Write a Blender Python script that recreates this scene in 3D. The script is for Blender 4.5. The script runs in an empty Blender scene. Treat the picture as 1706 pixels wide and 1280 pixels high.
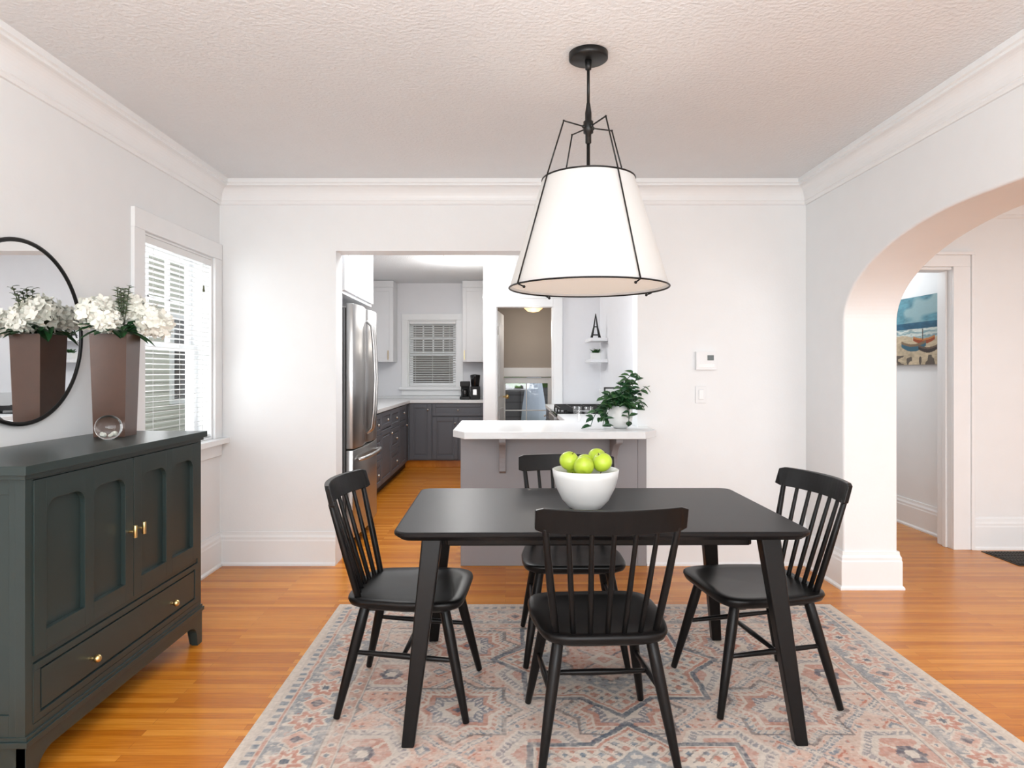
import bpy, bmesh, math, random
import numpy as np
from mathutils import Vector, Matrix
random.seed(7); np.random.seed(7)
sc = bpy.context.scene
try:
    sc.view_settings.view_transform = 'Standard'
    sc.view_settings.look = 'None'
except Exception as e:
    print(e)

# ------------------------------------------------------------------ materials
def new_mat(name):
    m = bpy.data.materials.new(name); m.use_nodes = True
    nt = m.node_tree; b = nt.nodes['Principled BSDF']
    return m, nt, b

def mat(name, col, rough=0.5, metal=0.0, bump=0.0, bscale=60.0, var=0.0, vscale=8.0, coat=0.0, emit=None, estr=0.0, spec=0.5, stretch=None):
    m, nt, b = new_mat(name)
    b.inputs['Base Color'].default_value = (*col, 1)
    b.inputs['Roughness'].default_value = rough
    b.inputs['Metallic'].default_value = metal
    b.inputs['Coat Weight'].default_value = coat
    b.inputs['Specular IOR Level'].default_value = spec
    if emit:
        b.inputs['Emission Color'].default_value = (*emit, 1)
        b.inputs['Emission Strength'].default_value = estr
    tc = nt.nodes.new('ShaderNodeTexCoord'); src = tc.outputs['Object']
    if stretch:
        mp = nt.nodes.new('ShaderNodeMapping'); mp.inputs['Scale'].default_value = stretch
        nt.links.new(src, mp.inputs['Vector']); src = mp.outputs['Vector']
    n = nt.nodes.new('ShaderNodeTexNoise'); n.inputs['Scale'].default_value = vscale
    n.inputs['Detail'].default_value = 4
    nt.links.new(src, n.inputs['Vector'])
    v = max(var, 0.02)
    mr = nt.nodes.new('ShaderNodeMapRange')
    mr.inputs['To Min'].default_value = 1 - v; mr.inputs['To Max'].default_value = 1 + v
    nt.links.new(n.outputs['Fac'], mr.inputs['Value'])
    mx = nt.nodes.new('ShaderNodeVectorMath'); mx.operation = 'MULTIPLY'
    mx.inputs[0].default_value = col
    nt.links.new(mr.outputs['Result'], mx.inputs[1])
    nt.links.new(mx.outputs['Vector'], b.inputs['Base Color'])
    if bump > 0:
        n2 = nt.nodes.new('ShaderNodeTexNoise'); n2.inputs['Scale'].default_value = bscale
        n2.inputs['Detail'].default_value = 3
        nt.links.new(src, n2.inputs['Vector'])
        bp = nt.nodes.new('ShaderNodeBump'); bp.inputs['Strength'].default_value = bump
        bp.inputs['Distance'].default_value = 0.01
        nt.links.new(n2.outputs['Fac'], bp.inputs['Height'])
        nt.links.new(bp.outputs['Normal'], b.inputs['Normal'])
    return m

M_wall = mat('wall_paint', (.845,.862,.872), .6, bump=.05, bscale=70)
M_ceil = mat('ceiling_plaster', (.765,.79,.81), .75, bump=.50, bscale=60)
M_trim = mat('trim_white', (.86,.875,.885), .35)
M_kwall = mat('kitchen_wall', (.80,.81,.84), .6)
M_tan = mat('tan_wall', (.40,.355,.31), .7)
M_black = mat('black_wood', (.0055,.005,.005), .33, var=.3, vscale=30, spec=.22, stretch=(1,8,1))
M_tabletop = mat('black_tabletop', (.0065,.006,.0065), .36, var=.35, vscale=20, bump=.05, bscale=80, stretch=(1,10,1), spec=.20)
M_metalblk = mat('black_metal', (.02,.02,.02), .4, metal=.6)
M_green = mat('dark_green_paint', (.021,.034,.033), .33, var=.1, spec=.45)
M_green2 = mat('dark_green_shadowline', (.006,.010,.010), .5)
M_brass = mat('brass', (.75,.55,.25), .3, metal=1)
M_nickel = mat('nickel', (.6,.58,.55), .3, metal=1)
M_steel = mat('stainless', (.46,.455,.45), .28, metal=.95, var=.06, vscale=3, stretch=(1,1,.1))
M_steeldk = mat('stainless_dark', (.16,.16,.165), .35, metal=.8)
M_white = mat('white_cabinet', (.78,.79,.81), .4)
M_quartz = mat('quartz', (.77,.78,.79), .25, var=.03, vscale=40)
M_grey = mat('grey_cabinet', (.10,.105,.122), .45)
M_greylt = mat('light_grey_panel', (.285,.28,.295), .5)
M_blackgl = mat('black_glass', (.01,.01,.01), .08)
M_iron = mat('cast_iron', (.012,.012,.012), .6)
M_ceramic = mat('white_ceramic', (.76,.77,.76), .3)
M_apple = mat('green_apple', (.44,.58,.045), .3, var=.35, vscale=14)
M_stem = mat('apple_stem', (.1,.06,.02), .7)
M_vase = mat('taupe_ceramic', (.090,.048,.034), .30, var=.12, vscale=20, spec=.35)
M_petal = mat('white_petal', (.90,.90,.82), .6)
M_leaf = mat('leaf_dark', (.015,.075,.022), .4, var=.4, vscale=20)
M_leaf2 = mat('leaf_mid', (.04,.12,.035), .45, var=.4, vscale=20)
M_sage = mat('leaf_sage', (.10,.15,.08), .6, var=.3)
M_twig = mat('twig', (.06,.07,.03), .7)
M_plastic = mat('white_plastic', (.80,.81,.82), .3)
M_plastic2 = mat('white_plastic_rocker', (.88,.89,.90), .3)
M_screen = mat('lcd_grey', (.08,.10,.10), .3)
M_blind = mat('blind_slat', (.82,.83,.83), .45)
M_vent = mat('vent_metal', (.03,.025,.02), .5, metal=.5)
M_tile = mat('splash_tile', (.72,.73,.74), .25)

def shade_mat():
    m, nt, b = new_mat('linen_shade')
    b.inputs['Base Color'].default_value = (.68,.685,.685,1); b.inputs['Roughness'].default_value = .8
    tr = nt.nodes.new('ShaderNodeBsdfTranslucent'); tr.inputs['Color'].default_value = (.78,.78,.77,1)
    mx = nt.nodes.new('ShaderNodeMixShader'); mx.inputs[0].default_value = .22
    out = nt.nodes['Material Output']
    nt.links.new(b.outputs[0], mx.inputs[1]); nt.links.new(tr.outputs[0], mx.inputs[2])
    nt.links.new(mx.outputs[0], out.inputs[0])
    tc = nt.nodes.new('ShaderNodeTexCoord'); n = nt.nodes.new('ShaderNodeTexNoise')
    n.inputs['Scale'].default_value = 220; nt.links.new(tc.outputs['Object'], n.inputs['Vector'])
    bp = nt.nodes.new('ShaderNodeBump'); bp.inputs['Strength'].default_value=.15; bp.inputs['Distance'].default_value=.003
    nt.links.new(n.outputs['Fac'], bp.inputs['Height']); nt.links.new(bp.outputs[0], b.inputs['Normal'])
    return m
M_shade = shade_mat()
M_diff = mat('lamp_diffuser', (.82,.78,.72), .6, emit=(1,.90,.80), estr=.38)
M_lampglow = mat('lamp_glass_glow', (.9,.88,.8), .4, emit=(1,.93,.8), estr=2.5)
M_lampwarm = mat('lamp_glass_warm', (.8,.6,.35), .4, emit=(1,.62,.25), estr=1.0)

def glass_thin():
    m, nt, b = new_mat('window_glass')
    t = nt.nodes.new('ShaderNodeBsdfTransparent'); g = nt.nodes.new('ShaderNodeBsdfGlossy')
    g.inputs['Roughness'].default_value = .02
    mx = nt.nodes.new('ShaderNodeMixShader'); mx.inputs[0].default_value = .06
    nt.links.new(t.outputs[0], mx.inputs[1]); nt.links.new(g.outputs[0], mx.inputs[2])
    nt.links.new(mx.outputs[0], nt.nodes['Material Output'].inputs[0])
    return m
M_glass = glass_thin()
def glass_solid():
    m, nt, b = new_mat('clear_glass')
    b.inputs['Transmission Weight'].default_value = 1; b.inputs['Roughness'].default_value = .01
    b.inputs['IOR'].default_value = 1.35
    b.inputs['Base Color'].default_value = (.95,.97,.97,1)
    return m
M_ball = glass_solid()
def mirror_mat():
    m, nt, b = new_mat('mirror_silver')
    b.inputs['Base Color'].default_value = (.88,.89,.89,1); b.inputs['Metallic'].default_value = 1
    b.inputs['Roughness'].default_value = .01
    return m
M_mirror = mirror_mat()

def wood_floor():
    m, nt, b = new_mat('oak_strip_floor')
    N = nt.nodes; L = nt.links
    tc = N.new('ShaderNodeTexCoord')
    br = N.new('ShaderNodeTexBrick')
    br.offset = .37; br.offset_frequency = 2; br.squash = 1.0
    br.inputs['Color1'].default_value = (0,0,0,1); br.inputs['Color2'].default_value = (1,1,1,1)
    br.inputs['Mortar'].default_value = (.5,.5,.5,1)
    br.inputs['Scale'].default_value = 1.0; br.inputs['Mortar Size'].default_value = .0007
    br.inputs['Mortar Smooth'].default_value = .3
    br.inputs['Brick Width'].default_value = .95; br.inputs['Row Height'].default_value = .040
    L.new(tc.outputs['Object'], br.inputs['Vector'])
    mp = N.new('ShaderNodeMapping'); mp.inputs['Scale'].default_value = (1.6, 40, 1)
    L.new(tc.outputs['Object'], mp.inputs['Vector'])
    n = N.new('ShaderNodeTexNoise'); n.inputs['Scale'].default_value = 3; n.inputs['Detail'].default_value = 7; n.inputs['Roughness'].default_value=.65
    L.new(mp.outputs[0], n.inputs['Vector'])
    ad = N.new('ShaderNodeMath'); ad.operation='MULTIPLY_ADD'; ad.inputs[1].default_value=.34
    L.new(br.outputs['Color'], ad.inputs[0])
    m2 = N.new('ShaderNodeMath'); m2.operation='MULTIPLY'; m2.inputs[1].default_value=.72
    L.new(n.outputs['Fac'], m2.inputs[0]); L.new(m2.outputs[0], ad.inputs[2])
    cr = N.new('ShaderNodeValToRGB'); e = cr.color_ramp.elements
    e[0].position=.18; e[0].color=(.33,.080,.005,1)
    e[1].position=.82; e[1].color=(.76,.315,.042,1)
    k = cr.color_ramp.elements.new(.5); k.color=(.57,.188,.014,1)
    L.new(ad.outputs[0], cr.inputs[0])
    mx = N.new('ShaderNodeMixRGB'); mx.blend_type='MIX'; mx.inputs[2].default_value=(.15,.045,.008,1)
    m4 = N.new('ShaderNodeMath'); m4.operation='MULTIPLY'; m4.inputs[1].default_value=.7
    L.new(br.outputs['Fac'], m4.inputs[0]); L.new(m4.outputs[0], mx.inputs[0]); L.new(cr.outputs[0], mx.inputs[1])
    L.new(mx.outputs[0], b.inputs['Base Color'])
    b.inputs['Roughness'].default_value = .24
    b.inputs['Specular IOR Level'].default_value = .38
    bp = N.new('ShaderNodeBump'); bp.inputs['Strength'].default_value=.10; bp.inputs['Distance'].default_value=.004
    L.new(n.outputs['Fac'], bp.inputs['Height']); L.new(bp.outputs[0], b.inputs['Normal'])
    return m
M_floor = wood_floor()

def siding(name, c1, c2, scale=7.0):
    m, nt, b = new_mat(name)
    N = nt.nodes; L = nt.links
    tc = N.new('ShaderNodeTexCoord'); w = N.new('ShaderNodeTexWave'); w.wave_type='BANDS'; w.bands_direction='Z'; w.wave_profile='SAW'
    w.inputs['Scale'].default_value = scale/6.28*2
    L.new(tc.outputs['Object'], w.inputs['Vector'])
    cr = N.new('ShaderNodeValToRGB'); cr.color_ramp.elements[0].color=(*c2,1); cr.color_ramp.elements[1].color=(*c1,1)
    cr.color_ramp.elements[1].position=.25
    L.new(w.outputs['Fac'], cr.inputs[0]); L.new(cr.outputs[0], b.inputs['Base Color'])
    b.inputs['Roughness'].default_value=.8
    return m
M_siding = siding('house_siding', (.56,.57,.48), (.28,.28,.23))
M_siding2 = siding('garage_siding', (.16,.14,.13), (.05,.045,.045))
M_fence = siding('fence_wood', (.10,.10,.11), (.03,.03,.035))
M_hedge = mat('hedge_green', (.08,.22,.03), .8, var=.9, vscale=14)
M_ground = mat('grass_ground', (.10,.16,.05), .9, var=.4)
M_umb = mat('umbrella_cloth', (.55,.62,.75), .8)

def vcol_mat(name, rough=.9, bump=.2, bscale=400):
    m, nt, b = new_mat(name)
    a = nt.nodes.new('ShaderNodeVertexColor'); a.layer_name='Col'
    nt.links.new(a.outputs['Color'], b.inputs['Base Color'])
    b.inputs['Roughness'].default_value = rough; b.inputs['Specular IOR Level'].default_value=.2
    tc = nt.nodes.new('ShaderNodeTexCoord'); n = nt.nodes.new('ShaderNodeTexNoise'); n.inputs['Scale'].default_value=bscale
    nt.links.new(tc.outputs['Object'], n.inputs['Vector'])
    bp = nt.nodes.new('ShaderNodeBump'); bp.inputs['Strength'].default_value=bump; bp.inputs['Distance'].default_value=.003
    nt.links.new(n.outputs['Fac'], bp.inputs['Height']); nt.links.new(bp.outputs[0], b.inputs['Normal'])
    return m

# ------------------------------------------------------------------ builder
class MB:
    def __init__(s, name):
        s.name=name; s.bm=bmesh.new(); s.mats=[]; s.M=Matrix.Identity(4)
    def mi(s, m):
        if m not in s.mats: s.mats.append(m)
        return s.mats.index(m)
    def v(s, p): return s.bm.verts.new(s.M @ Vector(p))
    def f(s, vs, m, smooth=False):
        try:
            fc = s.bm.faces.new(vs); fc.material_index=s.mi(m); fc.smooth=smooth; return fc
        except ValueError: return None
    def box(s, a, b, m):
        x0,x1=sorted((a[0],b[0])); y0,y1=sorted((a[1],b[1])); z0,z1=sorted((a[2],b[2]))
        V=[s.v(p) for p in [(x0,y0,z0),(x1,y0,z0),(x1,y1,z0),(x0,y1,z0),(x0,y0,z1),(x1,y0,z1),(x1,y1,z1),(x0,y1,z1)]]
        for q in [(3,2,1,0),(4,5,6,7),(0,1,5,4),(1,2,6,5),(2,3,7,6),(3,0,4,7)]:
            s.f([V[i] for i in q], m)
    def hexa(s, bot, top, m):
        V=[s.v(p) for p in bot]+[s.v(p) for p in top]
        for q in [(3,2,1,0),(4,5,6,7),(0,1,5,4),(1,2,6,5),(2,3,7,6),(3,0,4,7)]:
            s.f([V[i] for i in q], m)
    def prism2(s, A, B, m):
        A=[s.v(p) for p in A]; B=[s.v(p) for p in B]; n=len(A)
        s.f(A[::-1], m); s.f(B, m)
        for i in range(n): s.f([A[i],A[(i+1)%n],B[(i+1)%n],B[i]], m)
    def prism(s, pts, d, m, smooth=False):
        d=Vector(d); A=[s.v(p) for p in pts]; B=[s.v(Vector(p)+d) for p in pts]
        n=len(pts)
        s.f(A[::-1], m); s.f(B, m)
        for i in range(n):
            s.f([A[i],A[(i+1)%n],B[(i+1)%n],B[i]], m, smooth)
    def tube(s, pts, rs, m, seg=12, cap=True):
        pts=[Vector(p) for p in pts]
        if not hasattr(rs,'__len__'): rs=[rs]*len(pts)
        rings=[]; up=None
        for i,p in enumerate(pts):
            if i==0: t=pts[1]-pts[0]
            elif i==len(pts)-1: t=pts[-1]-pts[-2]
            else: t=(pts[i+1]-p).normalized()+(p-pts[i-1]).normalized()
            t.normalize()
            if up is None:
                up=Vector((0,0,1)) if abs(t.z)<.9 else Vector((0,1,0))
            a=t.cross(up)
            if a.length<1e-5: a=t.cross(Vector((1,0,0)))
            a.normalize(); bb=a.cross(t).normalized(); up=bb
            rings.append([s.v(p+(a*math.cos(2*math.pi*k/seg)+bb*math.sin(2*math.pi*k/seg))*rs[i]) for k in range(seg)])
        for i in range(len(rings)-1):
            for k in range(seg):
                s.f([rings[i][k],rings[i][(k+1)%seg],rings[i+1][(k+1)%seg],rings[i+1][k]], m, True)
        if cap:
            s.f(rings[0][::-1], m); s.f(rings[-1], m)
    def lathe(s, c, prof, m, seg=32, close=False):
        c=Vector(c); rings=[]
        for r,z in prof:
            if r<1e-5: rings.append([s.v(c+Vector((0,0,z)))])
            else: rings.append([s.v(c+Vector((r*math.cos(2*math.pi*k/seg), r*math.sin(2*math.pi*k/seg), z))) for k in range(seg)])
        for i in range(len(rings)-1):
            A,B=rings[i],rings[i+1]
            for k in range(seg):
                k2=(k+1)%seg
                if len(A)==1 and len(B)==1: continue
                if len(A)==1: s.f([A[0],B[k2],B[k]], m, True)
                elif len(B)==1: s.f([A[k],A[k2],B[0]], m, True)
                else: s.f([A[k],A[k2],B[k2],B[k]], m, True)
    def sphere(s, c, r, m, seg=20, rings=12, sz=1.0):
        prof=[(r*math.sin(math.pi*i/rings), -r*sz*math.cos(math.pi*i/rings)) for i in range(rings+1)]
        prof[0]=(0,-r*sz); prof[-1]=(0,r*sz)
        s.lathe(c, prof, m, seg)
    def torus(s, c, R, r, m, seg=48, sg=8, M=None):
        rings=[]
        for i in range(seg):
            a=2*math.pi*i/seg
            ring=[]
            for k in range(sg):
                b=2*math.pi*k/sg
                p=Vector(((R+r*math.cos(b))*math.cos(a),(R+r*math.cos(b))*math.sin(a),r*math.sin(b)))
                if M: p=M@p
                ring.append(s.v(Vector(c)+p))
            rings.append(ring)
        for i in range(seg):
            for k in range(sg):
                s.f([rings[i][k],rings[(i+1)%seg][k],rings[(i+1)%seg][(k+1)%sg],rings[i][(k+1)%sg]], m, True)
    def leaf(s, p, d, n, L, W, m, fold=.25, seg=4):
        p=Vector(p); d=Vector(d).normalized(); n=Vector(n)
        side=d.cross(n)
        if side.length<1e-4: side=d.cross(Vector((1,0,.3)))
        side.normalize(); n=side.cross(d).normalized()
        C=[];Lf=[];Rt=[]
        for i in range(seg+1):
            t=i/seg; w=W*.5*math.sin(math.pi*min(1,t**.8))**.8 if 0<t<1 else 0
            base=p+d*(L*t)-n*(L*.25*t*t)
            C.append(s.v(base))
            if w>0:
                Lf.append(s.v(base+side*w+n*w*fold)); Rt.append(s.v(base-side*w+n*w*fold))
            else: Lf.append(C[-1]); Rt.append(C[-1])
        for i in range(seg):
            for S in (Lf,Rt):
                q=[C[i],C[i+1],S[i+1],S[i]]
                u=[]
                for x in q:
                    if x not in u: u.append(x)
                if len(u)>=3: s.f(u, m, True)
    def done(s, bevel=0, bseg=2, recalc=True, loc=None, rot=0, subsurf=0):
        if recalc: bmesh.ops.recalc_face_normals(s.bm, faces=s.bm.faces)
        me=bpy.data.meshes.new(s.name); s.bm.to_mesh(me); s.bm.free()
        for m in s.mats: me.materials.append(m)
        o=bpy.data.objects.new(s.name, me); sc.collection.objects.link(o)
        if bevel>0:
            bv=o.modifiers.new('bevel','BEVEL'); bv.width=bevel; bv.segments=bseg; bv.limit_method='ANGLE'; bv.angle_limit=math.radians(50)
        if loc is not None: o.location=loc
        o.rotation_euler[2]=rot
        return o
Rz=lambda a: Matrix.Rotation(math.radians(a),4,'Z')
T=lambda *p: Matrix.Translation(Vector(p))

# ------------------------------------------------------------------ dimensions
XL,XR,YB,H = -1.926,2.026,4.53,2.58
WT=.17; YR=-2.3
OX0,OX1,OZ=-1.141,.89,2.117
KXL,KXR=-1.95,1.12
PX=2.35; LY=4.93; XE=6.2

# floor
mb=MB('floor')
mb.box((-2.15,YR-.1,-.05),(XE+.1,7.96,0),M_floor)
mb.box((-2.15,7.96,-.05),(-.263,9.85,0),M_floor)
mb.done()
# ceiling
mb=MB('ceiling')
mb.box((-2.15,YR-.1,H),(XE+.1,8.0,H+.08),M_ceil)
mb.box((-2.15,8.0,H),(-.2,9.85,H+.08),M_ceil)
mb.done()
# back wall with opening
mb=MB('wall_back')
mb.box((XL-.18,YB,0),(OX0,YB+WT,H),M_wall)
mb.box((OX0,YB,OZ),(OX1,YB+WT,H),M_wall)
mb.box((OX1,YB,0),(XR,YB+WT,H),M_wall)
mb.done()
# left wall with window
WY0,WY1,WZ0,WZ1=3.56,4.42,.86,2.05
mb=MB('wall_left')
mb.box((XL-.18,YR,0),(XL,WY0,H),M_wall)
mb.box((XL-.18,WY1,0),(XL,YB,H),M_wall)
mb.box((XL-.18,WY0,0),(XL,WY1,WZ0),M_wall)
mb.box((XL-.18,WY0,WZ1),(XL,WY1,H),M_wall)
mb.done()
# right wall with arch
AY1,AY0=4.03,.75
a_,b_,zs=1.15,.46,1.60
pts=[(XR,YR,0),(XR,AY0,0),(XR,AY0,zs)]
for i in range(1,33):
    t=math.pi/2*i/32; pts.append((XR,AY0+a_*(1-math.cos(t)),zs+b_*math.sin(t)))
for i in range(32,-1,-1):
    t=math.pi/2*i/32; pts.append((XR,AY1-a_*(1-math.cos(t)),zs+b_*math.sin(t)))
pts+=[(XR,AY1,0),(XR,LY+.15,0),(XR,LY+.15,H),(XR,YR,H)]
mb=MB('wall_right'); mb.prism(pts,(PX-XR,0,0),M_wall); mb.done(bevel=.012,bseg=3)
# unseen rear wall (behind camera), big openings added to let outside light in
mb=MB('wall_rear')
mb.box((XL-.18,YR-.15,0),(XE,YR,.7),M_wall)
mb.box((XL-.18,YR-.15,2.2),(XE,YR,H),M_wall)
for x0,x1 in ((XL-.18,-1.5),(1.6,2.9),(5.6,XE)):
    mb.box((x0,YR-.15,.7),(x1,YR,2.2),M_wall)
mb.done()
# living room shell
DJ=3.295
mb=MB('wall_living_back')
mb.box((PX,LY,0),(2.50,LY+.15,H),M_wall)
mb.box((2.50,LY,2.07),(DJ,LY+.15,H),M_wall)
mb.box((DJ,LY,0),(XE,LY+.15,H),M_wall)
mb.done()
mb=MB('wall_living_right'); mb.box((XE,YR-.15,0),(XE+.12,LY+.15,H),M_wall); mb.done()
mb=MB('wall_hall_right'); mb.box((3.42,LY+.15,0),(3.53,7.8,H),M_wall); mb.done()
mb=MB('wall_hall_left'); mb.box((2.24,LY+.15,0),(2.35,7.8,H),M_wall); mb.done()
mb=MB('wall_hall_end'); mb.box((2.24,7.8,0),(3.53,7.9,H),M_wall); mb.done()
# door casing in living room wall
mb=MB('trim_door_casing')
mb.box((DJ-.02,LY-.02,0),(DJ+.105,LY,2.07),M_trim); mb.box((DJ+.105,LY-.032,0),(DJ+.13,LY,2.155),M_trim)
mb.box((2.40,LY-.02,2.07),(DJ+.105,LY,2.155),M_trim); mb.box((2.38,LY-.032,2.155),(DJ+.13,LY,2.18),M_trim)
mb.box((DJ-.02,LY,0),(DJ,LY+.17,2.07),M_trim); mb.box((DJ-.035,LY+.05,0),(DJ-.02,LY+.09,2.05),M_trim)
mb.box((2.40,LY-.02,0),(2.50,LY,2.07),M_trim); mb.box((2.50,LY,2.05),(DJ-.02,LY+.15,2.07),M_trim)
mb.done(bevel=.003)
# kitchen walls
mb=MB('wall_kitchen_left'); mb.box((KXL-.12,YB+WT,0),(KXL,9.7,H),M_kwall); mb.done()
KW=(-1.405,-.70,1.08,2.05)  # kitchen window hole
mb=MB('wall_kitchen_back')
mb.box((KXL-.12,9.7,0),(KW[0],9.85,H),M_kwall); mb.box((KW[1],9.7,0),(-.15,9.85,H),M_kwall)
mb.box((KW[0],9.7,0),(KW[1],9.85,KW[2]),M_kwall); mb.box((KW[0],9.7,KW[3]),(KW[1],9.85,H),M_kwall)
mb.done()
mb=MB('wall_kitchen_right'); mb.box((KXR,YB+WT,0),(KXR+.12,7.96,H),M_kwall); mb.done()
DX0,DX1,DZ=-.11,.565,2.07
mb=MB('wall_kitchen_doorway')
mb.box((-.263,7.96,0),(DX0,8.08,H),M_kwall); mb.box((DX1,7.96,0),(KXR+.12,8.08,H),M_kwall)
mb.box((DX0,7.96,DZ),(DX1,8.08,H),M_kwall)
mb.done()
mb=MB('wall_mudroom_left'); mb.box((-.263,8.08,-.9),(-.15,9.7,H),M_tan); mb.done()
mb=MB('trim_kitchen_doorway')
for (x0,x1) in ((DX0-.14,DX0),(DX1,DX1+.11)):
    mb.box((x0,7.935,0),(x1,7.96,2.17),M_trim)
mb.box((DX0,7.935,DZ),(DX1,7.96,2.17),M_trim); mb.box((DX0-.16,7.925,2.17),(DX1+.13,7.96,2.2),M_trim)
mb.box((DX0,7.96,0),(DX0+.015,8.08,DZ),M_trim); mb.box((DX1-.015,7.96,0),(DX1,8.08,DZ),M_trim)
mb.done(bevel=.003)
# mudroom
mb=MB('wall_mudroom_back')
mb.box((-.15,9.5,1.23),(1.3,9.6,2.25),M_tan)
mb.box((-.15,9.5,-.9),(-.07,9.6,1.23),M_tan); mb.box((.72,9.5,-.9),(1.3,9.6,1.23),M_tan)
mb.done()
mb=MB('wall_mudroom_right'); mb.box((1.24,8.08,-.9),(1.3,9.5,2.25),M_tan); mb.done()
mb=MB('trim_mudroom'); mb.box((-.15,9.47,1.235),(1.24,9.5,1.36),M_trim); mb.done()
mb=MB('ceiling_mudroom'); mb.box((-.15,8.08,2.2),(1.24,9.5,2.26),M_tan); mb.done()
mb=MB('floor_mudroom'); mb.box((-.15,7.9,-.95),(1.3,9.6,-.88),M_floor); mb.done()
# exterior door with window
mb=MB('door_1')
y0,y1=9.51,9.55
mb.box((-.065,y0,-.875),(.0,y1,1.225),M_trim); mb.box((.60,y0,-.875),(.715,y1,1.225),M_trim)
mb.box((.0,y0,1.14),(.60,y1,1.225),M_trim); mb.box((.0,y0,-.875),(.60,y1,.30),M_trim)
mb.box((.0,y0+.015,.30),(.60,y0+.02,1.14),M_glass)
mb.box((.0,y0-.01,.75),(.6,y0,.765),M_trim)
mb.box((.29,y0-.008,.30),(.305,y0,1.14),M_trim)
mb.sphere((-.035,9.47,.45),.03,M_brass)
mb.done(bevel=.004)
# interior open door leaf
mb=MB('door_2')
mb.M=T(-.09,8.10,0)@Rz(84)
mb.box((0,0,.01),(.66,.035,2.04),M_trim)
for z0,z1 in ((.15,.85),(1.0,1.9)):
    mb.box((.10,-.006,z0),(.56,0,z1),M_white)
mb.sphere((.60,-.05,.98),.028,M_brass); mb.tube([(.60,0,.98),(.60,-.05,.98)],.01,M_brass)
mb.box((-.005,-.01,1.75),(.01,.0,1.85),M_nickel); mb.box((-.005,-.01,.2),(.01,.0,.3),M_nickel)
mb.done(bevel=.003)

# ------------------------------------------------------------------ trim
crown=[(0,0),(.012,0),(.018,.012),(.018,.022)]
for i in range(9):
    t=math.pi/2*i/8; crown.append((.022+.056*(1-math.cos(t)), .025+.085*math.sin(t)))
crown+=[(.084,.112),(.084,.124),(.095,.128),(.095,.155),(0,.155)]
base=[(0,0),(.03,0),(.03,.012),(.02,.024),(.02,.165),(.017,.175),(.017,.19),(.010,.205),(.008,.225),(0,.225)]
def run(name, prof, p0, p1, nrm, z, m0=0, m1=0, m=M_trim):
    mb=MB(name); p0=Vector((*p0,z)); p1=Vector((*p1,z)); n=Vector((*nrm,0)); d=(p1-p0).normalized()
    A=[p0+n*a+Vector((0,0,b))-d*a*m0 for a,b in prof]
    B=[p1+n*a+Vector((0,0,b))+d*a*m1 for a,b in prof]
    mb.prism2(A,B,m); return mb.done()
cz=H-.155
run('trim_crown_back',crown,(XL,YB),(XR,YB),(0,-1),cz,-1,-1)
run('trim_crown_left',crown,(XL,YR),(XL,YB),(1,0),cz,0,-1)
run('trim_crown_right',crown,(XR,YR),(XR,YB),(-1,0),cz,0,-1)
run('trim_crown_living',crown,(PX,LY),(XE,LY),(0,-1),cz)
run('baseboard_back',base,(XL,YB),(OX0,YB),(0,-1),0,-1,0)
run('baseboard_back_right',base,(.948,YB),(XR,YB),(0,-1),0,0,-1)
run('baseboard_left',base,(XL,YR),(XL,YB),(1,0),0,0,-1)
run('baseboard_right',base,(XR,AY1),(XR,YB),(-1,0),0,1,-1)
run('baseboard_right_near',base,(XR,YR),(XR,AY0),(-1,0),0)
run('baseboard_pier',base,(XR,AY1),(PX,AY1),(0,-1),0,1,1)
run('baseboard_pier_side',base,(PX,AY1),(PX,LY),(1,0),0,1,0)
run('baseboard_living',base,(DJ+.131,LY),(XE,LY),(0,-1),0)
run('baseboard_hall',base,(3.42,LY+.17),(3.42,7.8),(-1,0),0)

# ------------------------------------------------------------------ windows
def window(name, M, w, h, dep, cas=.1, cols=3, rowsU=2, sill=True, lower=True):
    mb=MB(name); mb.M=M
    mb.box((0,0,0),(.015,dep,h),M_trim); mb.box((w-.015,0,0),(w,dep,h),M_trim)
    mb.box((.015,0,h-.015),(w-.015,dep,h),M_trim); mb.box((.015,0,0),(w-.015,dep,.015),M_trim)
    mb.box((-cas,-.02,0),(0,0,h),M_trim); mb.box((w,-.02,0),(w+cas,0,h),M_trim)
    mb.box((-cas,-.022,h),(w+cas,0,h+cas),M_trim)
    if sill:
        mb.box((-cas-.03,-.07,-.035),(w+cas+.01,0,0),M_trim)
        mb.box((-cas,-.02,-.12),(w+cas,0,-.035),M_trim)
    fr=.045
    for (z0,z1,yy) in ((0.015,h/2+.02,dep*.55),(h/2-.02,h-.015,dep*.75)):
        y0,y1=yy,yy+.03
        mb.box((.015,y0,z0),(.015+fr,y1,z1),M_trim); mb.box((w-.015-fr,y0,z0),(w-.015,y1,z1),M_trim)
        mb.box((.015+fr,y0,z0),(w-.015-fr,y1,z0+fr),M_trim); mb.box((.015+fr,y0,z1-fr),(w-.015-fr,y1,z1),M_trim)
        mb.box((.015+fr,y0+.012,z0+fr),(w-.015-fr,y0+.016,z1-fr),M_glass)
        if z0>.1 or lower:
            for i in range(1,cols):
                x=.015+fr+(w-.03-2*fr)*i/cols
                mb.box((x-.01,y0+.002,z0+fr),(x+.01,y1-.002,z1-fr),M_trim)
            for i in range(1,rowsU):
                z=z0+fr+(z1-z0-2*fr)*i/rowsU
                mb.box((.015+fr,y0+.002,z-.01),(w-.015-fr,y1-.002,z+.01),M_trim)
    return mb.done(bevel=.0025,bseg=1)
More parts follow.
